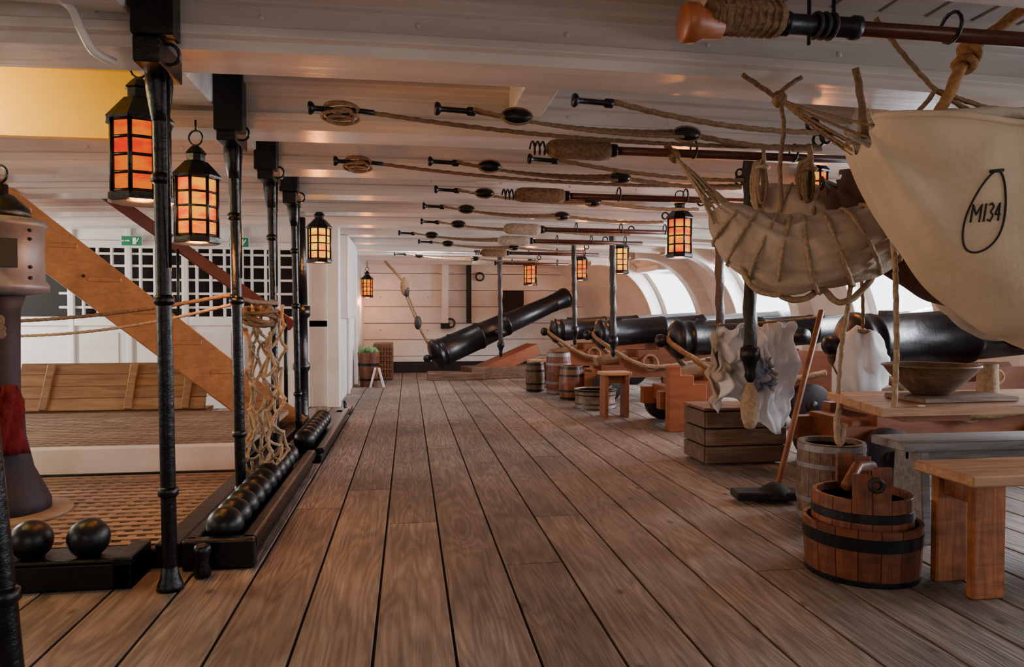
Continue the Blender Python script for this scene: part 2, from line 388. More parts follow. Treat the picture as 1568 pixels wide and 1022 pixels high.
balls([(-1.43,2.96,.165),(-1.225,2.96,.165),(-1.64,2.96,.165)])
b=B(); b.bb((-1.02,3.06,-.1),(-.92,6.9,.10),'black'); b.bb((-4,3.06,-.2),(-1.0,3.12,.08),'black')
b.bb((-4,4.54,-.1),(-1.0,4.56,.09),'black')
b.lathe([(.03,0),(.035,.03),(.025,.06),(.035,.10),(.03,.13)],(-.80,2.93,0),(0,0,1),'black',n=14)
b.done('hatch_coaming',bevel=.01,seg=2)
b=B(); b.bb((-4,4.56,.06),(-1.0,4.62,.235),'whitew'); b.bb((-4,4.62,.2),(-1.02,4.66,.235),'whitew'); b.done('hatch_coaming_white',bevel=.005)
def grating(x0,x1,y0,y1,z,name='hatch_grating'):
    b=B(); p=.075; w=.036
    x=x0
    while x<x1: b.bb((x,y0,z-.035),(x+w,y1,z),'grate'); x+=p
    y=y0
    while y<y1: b.bb((x0,y,z-.03),(x1,y+w,z+.004),'grate'); y+=p
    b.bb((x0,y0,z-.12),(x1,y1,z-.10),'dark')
    b.done(name)
grating(-3.6,-1.03,3.14,4.5,.075); grating(-3.6,-1.03,4.68,6.3,.225)
b=B(); 
for i in range(4): b.box((-2.45,6.36+.05*i,.29+.095*i),(1.5,.03,.104),'pine',rot=(-.45,0,0))
for xx in (-2.95,-2.3,-1.85): b.box((xx,6.40,.435),(.06,.03,.40),'pine',rot=(-.45,0,0))
b.bb((-3.2,6.38,.0),(-1.7,6.62,.24),'pine'); b.done('hatch_cover',bevel=.004)
# ------------------------------------------------------------ ladder
b=B()
A=Vector((-3.35,5.45,2.22)); E=Vector((-1.0,6.5,.0))
def board(b,A,E,w,t,k):
    d=(E-A); L=d.length; d.normalize(); side=Vector((-d.y,d.x,0)).normalized(); up=d.cross(side)
    if up.z<0: up=-up
    vs=[]
    for e in (A,E):
        for s1,s2 in ((-1,-1),(1,-1),(1,1),(-1,1)): vs.append(e+side*s1*t/2+up*s2*w/2)
    b.add(vs,[(0,1,2,3),(7,6,5,4),(0,4,5,1),(1,5,6,2),(2,6,7,3),(3,7,4,0)],k)
off=Vector((-.22,.55,0))*1.0
board(b,A,E,.33,.055,'ladder'); board(b,A+off,E+off,.33,.055,'ladder')
for i in range(1,9):
    c=A.lerp(E,i/9.0); 
    vs=[]
    d=Vector((E.x-A.x,E.y-A.y,0)).normalized()
    for zz in (-.018,.018):
        for q,w in ((-.06,-.11),(1,-.13),(1,.17),(-.06,.11)): vs.append(c+off*q+d*w+Vector((0,0,zz+.07)))
    b.add(vs,[(0,3,2,1),(4,5,6,7),(0,1,5,4),(1,2,6,5),(2,3,7,6),(3,0,4,7)],'ladder')
for i in range(1,9,2):
    c=A.lerp(E,(i+.5)/9.0)+Vector((.012,-.028,-.03)); b.sphere(c,.014,'dark',n=8)
b.done('ship_ladder',bevel=.005)
b=B(); board(b,Vector((-2.7,6.35,2.2)),Vector((-1.04,6.75,.93)),.10,.06,'redrail')
b.cyl((-1.1,6.72,.1),(-1.1,6.72,1.0),.018,'black'); b.cyl((-1.95,6.5,.9),(-1.95,6.5,1.6),.012,'black'); b.done('ladder_handrail',bevel=.008)
# ------------------------------------------------------------ pump on left
b=B(); c=(-1.90,3.7,0)
b.lathe([(.0,1.50),(.17,1.48),(.19,1.47),(.19,1.44),(.178,1.43),(.178,1.19),(.195,1.17),(.195,1.14),(.12,1.12),(.0,1.12)],c,(0,0,1),'pumph',n=36)
b.lathe([(.13,1.48),(.12,1.53),(.06,1.59),(.035,1.60),(.035,1.64),(.0,1.65)],c,(0,0,1),'black',n=20); b.torus((-1.9,3.7,1.69),.04,.007,'black',axis=(.3,1,0),n=16)
b.box((-1.795,3.55,1.31),(.075,.03,.13),'dark',rot=(0,0,.5))
for q in (1.2,1.25,1.38,1.42): b.sphere((-1.735,3.625,q),.009,'dark',n=8)
b.lathe([(.10,1.13),(.075,1.05),(.07,.65),(.085,.62),(.085,.55),(.09,.45),(.12,.3),(.17,.19),(.19,.14),(.19,.08)],c,(0,0,1),'pumpb',n=30)
b.lathe([(.28,.075),(.28,.095),(.2,.10)],c,(0,0,1),'grate',n=30)
b.done('bilge_pump')
b=B(); vs=[];fs=[]
for i in range(9):
    for j in range(7):
        a=-1.3+.9*j/6; h=.70-.32*i/8; r=.095+.02*math.sin(j*2+i)+.05*(i/8)
        vs.append((-1.90+r*math.cos(a),3.7+r*math.sin(a),h))
for i in range(8):
    for j in range(6): fs.append((i*7+j,i*7+j+1,(i+1)*7+j+1,(i+1)*7+j))
b.add(vs,fs,'redc',True); b.done('red_cloth',solid=.006)
# ------------------------------------------------------------ lanterns
def lantern(x,y,zb,g='gO',w=.10,H=.27,power=15,col=(1,.32,.06)):
    b=B(); n=8; c=(x,y,zb); k=w/.1
    b.lathe([(w*1.0,0),(w*1.12,.005),(w*1.12,.03),(w*.98,.04)],c,(0,0,1),'black',n=n,smooth=False)
    b.lathe([(w*.88,.035),(w*.9,.04+H),(w*.88,.045+H)],c,(0,0,1),g,n=n,smooth=False)
    for j in range(n):
        a=2*pi*j/n
        p=Vector((x+w*.97*math.cos(a),y+w*.97*math.sin(a),zb+.03)); b.cyl(p,p+Vector((0,0,H+.02)),.008*k,'black',n=6)
    for h in (.04,.04+H*.25,.04+H*.5,.04+H*.75,.04+H):
        b.torus((x,y,zb+h),w*.96,.006*k,'black',n=8,m=6)
    b.lathe([(w*1.15,.04+H),(w*1.18,.05+H),(w*1.1,.06+H),(w*.55,.12*k+H),(w*.42,.125*k+H),(w*.42,.155*k+H),(w*.5,.16*k+H),(w*.25,.19*k+H),(.01,.20*k+H)],c,(0,0,1),'black',n=n,smooth=False)
    b.torus((x,y,zb+H+.235*k),.035*k,.005,'black',axis=(.3,1,0),n=18,m=6)
    top=1.955
    if top>zb+H+.27*k: b.cyl((x,y,zb+H+.265*k),(x,y,top),.005,'black',n=6)
    o=b.done('ship_lantern')
    l=bpy.data.lights.new('lantern_light','POINT'); l.energy=power; l.color=col; l.shadow_soft_size=.05
    lo=bpy.data.objects.new('lantern_light',l); lo.location=(x,y,zb-.07); bpy.context.collection.objects.link(lo); lo.parent=o
for a in [(-1.055,3.06,1.47,'gR',.112,.275),(-1.0,3.62,1.365,'gO'),(-.79,6.65,1.5,'gY'),(-.69,12.4,1.34,'gO',.09),(1.94,11.4,1.52,'gO'),(2.61,10.74,1.57,'gO'),(2.57,8.52,1.54,'gY'),(2.16,5.54,1.49,'gO'),(2.74,4.60,1.69,'gO')]:
    lantern(*a)
# ------------------------------------------------------------ cannons
def cannon(p0,p1,r,name='ship_cannon',carriage=None):
    b=B(); p0=Vector(p0);p1=Vector(p1);L=(p1-p0).length;d=(p1-p0).normalized()
    pr=[(0,-.20),(.03,-.198),(.058,-.175),(.066,-.145),(.055,-.11),(.035,-.09),(.035,-.07),(.08,-.05),(r*.72,-.035),(r*.95,-.02),(r*1.06,0),(r*1.1,.012),(r*1.1,.045),(r*1.0,.06),(r*.98,.12),(r*1.02,.125),(r*1.02,.15),(r*.97,.155),
        (r*.93,L*.30),(r*.97,L*.302),(r*.97,L*.318),(r*.88,L*.322),(r*.82,L*.5),(r*.86,L*.502),(r*.86,L*.518),(r*.78,L*.522),(r*.64,L*.88),(r*.68,L*.885),(r*.66,L*.9),(r*.74,L*.965),(r*.78,L*.975),(r*.76,L),(r*.45,L),(r*.42,L-.1),(0,L-.1)]
    b.lathe(pr,p0,d,'iron',n=40)
    side=d.cross(Vector((0,0,1))).normalized(); t=p0+d*L*.42-Vector((0,0,r*.2))
    b.cyl(t-side*(r+.12),t+side*(r+.12),.07,'iron')
    b.box(p0+d*.25+Vector((0,0,r*.95)),(.07,.07,.05),'iron')
    if carriage:
        for s in (-1,1):
            pts=[(-.25,.18),(-.25,.34),(-.02,.34),(-.02,.43),(.2,.43),(.2,.52),(.42,.52),(.42,.61),(.68,.61),(.68,.70),(1.35,.70),(1.42,.62),(1.42,.2),(1.0,.2),(.8,.28),(.3,.28),(.1,.18)]
            dx=Vector((d.x,d.y,0)).normalized(); base=Vector((p0.x,p0.y,0)); off=side*s*(r+.06)
            vs=[];n=len(pts)
            for e in (-.05,.05):
                for a,z in pts: vs.append(base+dx*a+off+side*e+Vector((0,0,z)))
            b.add(vs,[tuple(range(n))[::-1],tuple(range(n,2*n))]+[(i,(i+1)%n,n+(i+1)%n,n+i) for i in range(n)],'ochre')
        for a in (0,1.15):
            c=base+dx*a+Vector((0,0,.18))
            R=.17 if a==0 else .2
            b.cyl(c-side*(r+.25)+Vector((0,0,R-.18)),c+side*(r+.25)+Vector((0,0,R-.18)),.05,'ochre')
            for s in (-1,1):
                cc=c+side*s*(r+.19)+Vector((0,0,R-.18)); b.lathe([(R*.98,-.05),(R,-.045),(R,.045),(R*.98,.05)],cc,side,'pumpb',n=32)
                b.lathe([(.05,-.075),(.05,.075)],cc,side,'iron',n=16)
                for j in range(4):
                    aa=j*pi/2+.5; b.sphere(cc+Vector((dx.x*math.cos(aa)*R*.6,dx.y*math.cos(aa)*R*.6,math.sin(aa)*R*.6))-side*.05,.018,'iron',n=8)
        b.box(base+dx*-.1+Vector((0,0,.3)),(.1,2*r+.1,.14),'ochre'); b.box(base+dx*.5+Vector((0,0,.3)),(1.0,2*r+.02,.06),'ochre')
        b.box(base+dx*.15+Vector((0,0,.5)),(.4,.2,.1),'pine',rot=(0,-.2,0))
        b.rope([base+dx*1.3+off*1+Vector((0,0,.5)),base+dx*.5+side*(-r-.2)+Vector((0,0,.42)),base+dx*-.0+side*(-r*1.0)+Vector((0,0,.7)),p0+d*-.09+Vector((0,0,.02)),base+dx*.0+side*(r*1.0)+Vector((0,0,.7)),base+dx*.5+side*(r+.2)+Vector((0,0,.42)),base+dx*1.3+side*(r+.2)+Vector((0,0,.5))],.026,'rope')
        b.torus(base+dx*.55-side*(r+.16)*(-1)+Vector((0,0,.46)),.09,.016,'rope',axis=(side.x,side.y,.2),ropey=True,n=16)
    b.done(name,bevel=0)
cannon((2.88,4.35,.84),(5.5,4.35,1.0),.190,carriage=.7)
cannon((2.50,6.5,.80),(5.2,6.5,.98),.172,carriage=.7)
cannon((2.35,8.7,.80),(5.0,8.7,1.0),.172,carriage=.7)
cannon((2.2,10.8,.80),(4.8,10.8,1.0),.172,carriage=.7)
cannon((.42,11.55,.40),(2.75,12.35,1.36),.23,name='elevated_cannon')
b=B(); b.box((.75,11.7,.06),(.9,.5,.12),'cratew'); b.box((1.6,12.0,.26),(1.2,.4,.2),'ochre',rot=(0,-.35,.33)); b.box((1.5,11.9,.1),(1.2,.5,.2),'cratew',rot=(0,0,.3)); b.done('gun_slide',bevel=.01)
# ------------------------------------------------------------ rammers and sponges under beams
def rammer(x0,x1,y,z,kind):
    b=B()
    if kind=='ladle':
        b.lathe([(.0,0),(.05,0),(.058,.01),(.058,.04),(.045,.06),(.04,.12)],(x0,y,z-.015),(1,0,0),'terra',n=24)
        b.lathe([(.03,0),(.050,.01),(.052,.05),(.052,.15),(.047,.235),(.03,.25)],(x0+.07,y,z+.01),(1,0,0),'fleece',n=24,lumpy=.12)
        for i in range(9): b.torus((x0+.09+.024*i,y,z+.01),.0515,.0035,'fleece',axis=(1,.15,0),n=18,m=6)
        b.lathe([(.036,0),(.036,.02),(.03,.03),(.03,.22),(.036,.23),(.036,.25)],(x0+.31,y,z),(1,0,0),'iron',n=20)
        xs=x0+.3
        for i in range(3):
            b.torus((x0+.42+.025*i,y,z),.036,.006,'roped',axis=(1,.1,0),n=16,m=6)
        b.cyl((x0+.40,y,z-.06),(x0+.40,y,z+.1),.006,'iron',n=8); b.cyl((x0+.48,y,z-.03),(x0+.48,y,z+.1),.006,'iron',n=8)
    else:
        if kind=='worm':
            b.tube([(x0+.025*t/6,y+.032*math.cos(t),z+.032*math.sin(t)) for t in [i*.35 for i in range(55)]],.006,'iron',6)
        b.lathe([(.02,-.02),(.040,.0),(.049,.03),(.051,.1),(.051,.26),(.045,.31),(.03,.32)],(x0+.10,y,z),(1,0,0),'fleece' if kind=='worm' else 'fleecew',n=22,lumpy=.15)
        b.lathe([(.034,0),(.034,.03),(.022,.035)],(x0+.42,y,z),(1,0,0),'iron',n=16); xs=x0+.4
    b.cyl((xs,y,z),(x1,y,z-.01),.022,'pole')
    for f in (.25,.55,.85):
        xx=xs+(x1-xs)*f; b.torus((xx,y,z+.02),.045,.006,'iron',axis=(1,0,0),n=14,m=6)
    b.done('gun_rammer')
rammer(.80,3.4,2.04,1.90,'ladle')
rammer(.62,2.9,3.63,1.88,'worm'); rammer(.62,2.6,4.74,1.83,'worm'); rammer(.78,2.6,6.5,1.82,'s'); rammer(.85,2.5,7.5,1.82,'s'); rammer(.85,2.5,9.3,1.85,'worm'); rammer(.9,2.5,11.1,1.85,'s')
# ------------------------------------------------------------ tackles
def block(b,c,w=.1,k='roped'):
    c=Vector(c); b.sphere(c,w,'black' if k=='roped' else k,sc=(1.0,.38,.5),n=16); b.torus(c,w*.8,.009,'rope',axis=(0,1,0),n=16,m=6,sc=(1.2,.6))
def tackle(y,x0,kind,s=1,x1=2.1,dz=0):
    b=B(); z=1.95+dz
    b.lathe([(0,-.012),(.026,-.01),(.031,0),(.026,.01),(.012,.02),(.012,.13),(.02,.14),(.02,.17),(.0,.18)],(x0,y,z),(1,.05,-.03),'iron',n=16)
    p=(x0+.17,y,z)
    if kind=='a':
        for i in range(6): b.torus((x0+.13,y+.006*i,z-.01*i+.01),.045+.012*math.sin(i*2),.008,'rope',axis=(.2*math.sin(i),.5,1),n=14,m=6,sc=(1.5,.7))
        b.cyl((x0+.15,y,z),(x0+.28,y,z-.01),.012,'iron',n=10)
        b.rope(sag(p,(x1,y+.15,1.9+dz),.05),.010,'rope')
    elif kind=='b':
        block(b,(x0+.36,y,z-.02),.07); block(b,(x0+1.2,y+.08,z-.05),.07)
        for q in (-.018,.0,.02): b.rope(sag((x0+.16,y+q,z),(x0+1.18,y+.08+q,z-.05+q),.03),.008,'rope')
        b.rope(sag((x0+1.22,y+.08,z-.05),(x1,y+.2,z-.07),.02),.013,'rope')
    else:
        b.rope(sag(p,(x1,y+.1,1.88+dz),.03),.012,'rope')
    b.torus((x1,y+.15,1.93+dz),.03,.008,'iron',axis=(0,1,0),n=12,m=6)
    b.done('gun_tackle')
tackle(3.32,-.43,'a'); tackle(3.25,.13,'b'); tackle(3.04,.71,'c',x1=1.9)
tackle(4.42,-.43,'a',x1=2.2); tackle(4.35,.13,'b',x1=2.2); tackle(4.2,.71,'c')
tackle(6.1,.13,'b',x1=2.3); tackle(5.3,.2,'b',x1=2.3); tackle(7.1,.13,'b',x1=2.3); tackle(8.1,-.1,'b',x1=2.3); tackle(9.0,.13,'b',x1=2.3);tackle(10.8,-.2,'b',x1=2.0)
# ------------------------------------------------------------ hanging cable pillars at right
def pillar(x,y,zb,r=.03,fender=False,k='roped',top=1.93):
    b=B()
    b.rope([(x-.02,y,top),(x,y,zb+.12)],r,k,sm=False)
    b.lathe([(r*.8,.14),(r*1.5,.12),(r*1.6,.06),(r*1.1,.03),(r*.7,-.03),(r*.9,-.06),(r*.4,-.10),(0,-.11)],(x,y,zb),(0,0,1),'iron',n=16)
    if fender:
        b.lathe([(0,-.40),(.03,-.39),(.052,-.33),(.058,-.25),(.05,-.17),(.03,-.12),(.012,-.09)],(x,y,zb),(0,0,1),'ropew',n=20,lumpy=.15)
    b.done('cable_stanchion')
pillar(2.15,4.3,.70,.040,True,top=2.19); pillar(2.65,5.85,.74,.036,top=1.91); pillar(2.33,8.0,.66,.035,top=2.19); pillar(2.11,9.0,.76,.03,top=2.19); pillar(1.41,11.0,.5,.035,top=2.19)
# ------------------------------------------------------------ hammock with mark
HX0,HX1,HY=1.56,3.96,2.32
def hs(u): return math.sin(pi*min(max(u,0),1))
def hdep(u):
    m=max(0,min(u,1-u)); return .09+.69*(1-math.exp(-m*8.0))
def hw(u): return .08+.24*hs(u)**.6
def htop(u): return 1.675-.06*hs(u)+.02*math.cos(u*9)
def wrk(u,a,Y): return .02*noise.noise(Vector((u*16,a*2.5,Y)))+.02*math.exp(-u*5)*math.sin(a*8+u*9)
def hammock(k,X0,X1,Yc,dz,name,sc=1):
    b=B(); nu,nv=110,44; vs=[];fs=[]
    for i in range(nu+1):
        u=i/nu
        for j in range(nv+1):
            a=(j/nv*2-1)*pi/2
            wr=wrk(u,a,Yc)
            x=X0+(X1-X0)*u
            vs.append((x,Yc+(hw(u)+wr)*math.sin(a),htop(u)+dz-(hdep(u)*sc+wr)*math.cos(a)**.8))
    for i in range(nu):
        for j in range(nv): fs.append((i*(nv+1)+j,(i+1)*(nv+1)+j,(i+1)*(nv+1)+j+1,i*(nv+1)+j+1))
    b.add(vs,fs,k,True)
    for j0 in (0,nv):
        b.tube([vs[i*(nv+1)+j0] for i in range(nu+1)],.009,k,8)
    return b.done(name,solid=.004)
ham=hammock('canvas',HX0,HX1,HY,0,'hammock')
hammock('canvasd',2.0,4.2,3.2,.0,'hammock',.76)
def onham(x,z):
    u=(x-HX0)/(HX1-HX0)
    lo,hi=0,pi/2
    for _ in range(30):
        a=(lo+hi)/2; zz=htop(u)-(hdep(u)+wrk(u,-a,HY))*math.cos(a)**.8
        if zz<z: lo=a
        else: hi=a
    a=(lo+hi)/2
    return Vector((x,HY-(hw(u)+wrk(u,-a,HY))*math.sin(a)-.006,z-.001))
b=B(); cx,cz=1.885,1.365
pts=[]
for i in range(60):
    t=2*pi*i/60; w=.052*(1-.22*math.sin(t)); h=.13
    pts.append((cx+w*math.cos(t)+.012*math.sin(t),cz+h*math.sin(t)))
b.tube([onham(*p) for p in pts],.0035,'ink',6,True)
b.tube([onham(cx-.012,cz+.128),onham(cx+.03,cz+.132)],.006,'ink',6)
strokes={'M':[[(0,0),(0,1),(.35,.4),(.7,1),(.7,0)]],'1':[[(.15,0),(.15,1)]],'3':[[(0,.9),(.25,1),(.45,.8),(.2,.55),(.45,.3),(.25,0),(0,.1)]],'4':[[(.35,0),(.35,1),(0,.35),(.5,.35)]]}
xx=cx-.040
for ch,adv in (('M',.9),('1',.42),('3',.62),('4',.6)):
    for st in strokes[ch]:
        q=[]
        for (a,c),(d,e) in zip(st,st[1:]):
            for t in range(4): q.append((a+(d-a)*t/4,c+(e-c)*t/4))
        q.append(st[-1])
        b.tube([onham(xx+p[0]*.032,cz-.03+p[1]*.058+ (xx-cx)*.05) for p in q],.003,'ink',6)
    xx+=adv*.032
mk=b.done('hammock_mark'); mk.parent=ham
b=B(); K=Vector((1.42,2.62,1.86)); 
for j in range(7):
    a=(j/6*2-1)*1.4; e=Vector((HX0+.03,HY+.1*math.sin(a),1.67-.1*math.cos(a))); b.rope(sag(K,e,.01),.005,'rope')
b.rope([K,(1.34,2.61,1.90),(1.26,2.6,1.94)],.009,'rope'); b.rope([K+Vector((.0,.0,.02)),(1.45,2.60,1.91),(1.5,2.60,1.94)],.009,'rope')
b.sphere(K,.027,'rope',lumpy=.4); b.torus(K,.024,.010,'rope',axis=(1,.3,.2),ropey=True,n=12)
b.rope([K,(1.43,2.6,1.75),(1.415,2.6,1.6),(1.425,2.6,1.45)],.008,'rope')
b.rope([(1.66,2.5,1.95),(1.68,2.5,1.85),(1.67,2.45,1.68)],.013,'rope'); 
b.done('hammock_clew')
b=B(); K=Vector((1.92,2.25,1.93))
b.rope([(2.15,2.1,2.12),(2.02,2.18,2.03),K,(1.86,2.25,1.82),(1.78,2.24,1.68)],.019,'ropeo'); b.sphere(K,.035,'ropeo',lumpy=.4)
b.torus(K,.033,.015,'ropeo',axis=(1,0,.6),ropey=True,n=12); b.torus(K+Vector((-.02,0,-.04)),.028,.013,'ropeo',axis=(.6,.5,1),ropey=True,n=12)
for e in ((1.6,2.3,2.05),(1.72,2.3,1.7),(2.05,2.25,1.69),(2.3,2.2,1.66)): b.rope(sag((1.8,2.26,1.80),e,.01),.008,'rope')
b.rope([(1.74,2.2,1.69),(2.0,2.15,1.70),(2.4,2.1,1.66)],.02,'canvasg'); 
b.done('hammock_lanyard')
# rolled hammock: clew ropes gather into a lashed canvas roll
b=B()
path=[(1.53,3.42,1.56),(1.57,3.40,1.50),(1.64,3.36,1.42),(1.74,3.31,1.35),(1.86,3.24,1.315),(1.99,3.16,1.33),(2.11,3.1,1.375),(2.20,3.07,1.42),(2.27,3.06,1.45)]
P=cr(path,12); rr=cr([(.05,0,0),(.10,0,0),(.145,0,0),(.17,0,0),(.18,0,0),(.178,0,0),(.165,0,0),(.135,0,0),(.05,0,0)],12)
b.tube(P,[max(.01,q.x) for q in rr],'canvasg',64,lump=.2)
def frame(i):
    t=(P[min(i+1,len(P)-1)]-P[max(i-1,0)]).normalized(); u=Vector((0,0,1)); u=(u-t*u.dot(t)).normalized(); return t,u,t.cross(u)
hel=[]; i0,i1=14,88; turns=8; ns=300
for k in range(ns+1):
    f=i0+(i1-i0)*k/ns; i=int(f); q=f-i; c=P[i].lerp(P[min(i+1,len(P)-1)],q); r=(rr[i].x*(1-q)+rr[min(i+1,len(P)-1)].x*q)*1.02+.003
    t,u,s_=frame(i); a=2*pi*turns*k/ns+1; hel.append(c+(u*math.cos(a)+s_*math.sin(a))*r)
b.rope(hel,.010,'ropew',sm=False)
K=Vector((1.38,3.62,1.86))
for j in range(11):
    a=j*.6; b.rope([K,P[0]+Vector((.035*math.cos(a)-.06,.03,.03*math.sin(a)+.10)),P[10]+Vector((.085*math.cos(a),-.02+.06*math.sin(a),.08*math.sin(a)))],.006,'ropew')
b.rope([P[44]+Vector((-.05,0,-.16)),P[44]+Vector((-.03,-.02,-.21)),P[50]+Vector((0,-.02,-.21)),P[56]+Vector((0,0,-.17)),P[62]+Vector((0,-.02,-.25)),P[70]+Vector((.02,0,-.22)),P[80]+Vector((.05,0,-.08))],.015,'ropew')
b.rope([P[30]+Vector((-.1,-.05,-.12)),P[34]+Vector((-.08,-.06,-.20)),P[40]+Vector((-.04,-.06,-.21)),P[44]+Vector((0,-.05,-.15))],.013,'ropew')
b.rope([K,(1.34,3.63,1.92)],.016,'rope'); b.sphere(K,.03,'rope',lumpy=.4); b.torus(K,.028,.013,'rope',axis=(1,.3,.5),ropey=True,n=12)
b.done('rolled_hammock')
b=B()
path=[(1.90,3.75,1.70),(1.97,3.7,1.65),(2.12,3.6,1.585),(2.28,3.5,1.555),(2.42,3.45,1.58),(2.5,3.42,1.63)]
P=cr(path,10); rr=cr([(0.05,0,0),(.10,0,0),(.13,0,0),(.13,0,0),(.08,0,0),(.02,0,0)],10)
b.tube(P,[max(.01,q.x) for q in rr],'canvasg',36,lump=.22)
for i in (14,22,30): b.torus(P[i],rr[i].x*1.03,.01,'ropew',axis=P[i+1]-P[i-1],ropey=True)
b.done('rolled_hammock')
b=B()
path=[(3.0,3.7,1.2),(3.15,3.7,1.1),(3.35,3.7,1.05),(3.6,3.7,1.1),(3.8,3.7,1.25)]
P=cr(path,10); b.tube(P,[.05+.1*math.sin(pi*i/(len(P)-1)) for i in range(len(P))],'canvasg',24,lump=.2); b.done('canvas_bundle')
def coil(x,y,z,h,k='rope',w=.05,n=4):
    b=B()
    for i in range(n):
        ww=w*(.7+.3*i/n); hh=h*(.8+.2*random.random()); o=.02*i
        b.rope([(x-ww,y+o,z-hh*.5),(x-ww*.5,y+o,z-.02),(x,y+o,z),(x+ww*.5,y+o,z-.02),(x+ww,y+o,z-hh*.5),(x+ww*.5,y+o,z-hh*.95),(x,y+o,z-hh),(x-ww*.5,y+o,z-hh*.95)],.009,k,closed=True)
    b.rope([(x,y,z+.08),(x+.01,y,z),(x,y-.01,z-.05)],.01,k); b.torus((x,y,z-.04),.03,.01,k,axis=(0,0,1),ropey=True,n=10)
    b.done('rope_coil')
coil(1.86,3.60,1.85,.28,'ropew',w=.035); coil(2.06,3.5,1.84,.22,'ropew',w=.03); coil(2.0,3.38,1.80,.2,w=.03)
# ------------------------------------------------------------ mess table, benches
b=B(); z=.66
for i in range(3):
    f0,f1=i/3,(i+1)/3
    a=(1.84+.14*f0,2.58+.6*f0);c=(1.84+.14*f1-.003,2.58+.6*f1-.006)
    v=[(a[0],a[1],z-.035),(3.9,a[1],z-.035),(3.9,c[1],z-.035),(c[0],c[1],z-.035),(a[0],a[1],z),(3.9,a[1],z),(3.9,c[1],z),(c[0],c[1],z)]
    b.add(v,[(0,3,2,1),(4,5,6,7),(0,1,5,4),(1,2,6,5),(2,3,7,6),(3,0,4,7)],'tablew')
b.bb((2.0,2.66,z-.07),(2.3,3.1,z-.035),'ochre'); b.bb((3.2,2.66,z-.07),(3.3,3.1,z-.035),'ochre')
b.rope([(1.93,2.63,z-.03),(1.945,2.64,.9),(1.95,2.66,1.2)],.011,'ropew'); b.rope([(2.0,3.12,z-.04),(2.02,3.12,.9),(2.06,3.12,1.2),(2.1,3.12,1.96)],.011,'ropew')
b.rope([(1.945,2.65,1.2),(2.0,2.8,1.6),(2.05,3.0,1.96)],.011,'ropew')
b.rope([(2.0,3.1,z-.03),(1.98,3.1,.5),(2.0,3.1,.42),(2.02,3.1,.52)],.014,'ropew')
b.box((2.02,2.592,z+.004),(.028,.012,.004),'signw')
b.done('mess_table',bevel=.004)
b=B(); b.lathe([(0,.0),(.07,.0),(.085,.012),(.16,.085),(.185,.12),(.192,.122),(.19,.13),(.178,.128),(.15,.085),(.08,.025),(0,.02)],(2.24,2.82,z+.024),(0,0,1),'cratew',n=40); b.done('wooden_bowl')
b=B(); b.box((2.32,2.80,z+.012),(.46,.24,.022),'cratew',rot=(0,0,.05)); b.done('wooden_platter',bevel=.004)
b=B(); b.lathe([(0,.0),(.045,0),(.047,.02),(.042,.12),(.044,.14),(.038,.14),(.036,.03),(0,.03)],(2.66,2.98,z),(0,0,1),'ropew',n=20); b.torus((2.71,2.98,z+.08),.03,.007,'ropew',axis=(0,1,0)); b.done('tankard')
def bench(x0,x1,y0,y1,z,k,kl,name='mess_bench'):
    b=B(); b.bb((x0,y0,z-.04),(x1,y1,z),k)
    for xx in (x0+.10,x1-.15):
        w=(y1-y0)
        vs=[];pts=[(-.47*w,0),(-.1*w,0),(0,.06),(.1*w,0),(.47*w,0),(.36*w,z-.04),(-.36*w,z-.04)]
        for e in (0,.045):
            for a,h in pts: vs.append((xx+e,(y0+y1)/2+a,h))
        n=len(pts); b.add(vs,[tuple(range(n))[::-1],tuple(range(n,2*n))]+[(i,(i+1)%n,n+(i+1)%n,n+i) for i in range(n)],kl)
    b.bb((x0+.1,(y0+y1)/2-.015,z-.10),(x1-.1,(y0+y1)/2+.015,z-.04),kl)
    b.done(name,bevel=.005)
bench(2.17,3.8,2.88,3.12,.46,'greyw','greyw')
b=B(); b.bb((1.95,2.24,.42),(3.3,2.54,.46),'tablew')
b.bb((2.0,2.29,0),(2.13,2.33,.42),'oakl'); b.bb((2.0,2.47,0),(2.13,2.51,.42),'oakl'); b.bb((2.02,2.33,.34),(2.06,2.47,.42),'oakl'); b.bb((3.0,2.29,0),(3.14,2.5,.42),'oakl')
b.done('mess_bench',bevel=.006)
# ------------------------------------------------------------ coopered buckets
def staved(b,c,prof,n,k,gap=.006,ears={}):
    th=.018
    for s in range(n):
        a0=2*pi*s/n+gap/2/prof[0][0]*.3; a1=2*pi*(s+1)/n-gap/2/prof[0][0]*.3
        pr=list(prof)
        if s in ears: pr=pr+[(pr[-1][0],pr[-1][1]+ears[s])]
        vs=[];fs=[];m=3
        for r,z in pr:
            for rr in (r,r-th):
                for j in range(m):
                    a=a0+(a1-a0)*j/(m-1); vs.append((c[0]+rr*math.cos(a),c[1]+rr*math.sin(a),c[2]+z))
        w=2*m
        for i in range(len(pr)-1):
            o=i*w;p=(i+1)*w
            for j in range(m-1): fs.append((o+j,o+j+1,p+j+1,p+j)); fs.append((o+m+j+1,o+m+j,p+m+j,p+m+j+1))
            fs.append((o,p,p+m,o+m)); fs.append((o+m-1,o+2*m-1,p+2*m-1,p+m-1))
        o=(len(pr)-1)*w
        for j in range(m-1): fs.append((o+j,o+j+1,o+m+j+1,o+m+j)); fs.append((j+1,j,m+j,m+j+1))
        b.add(vs,fs,k)
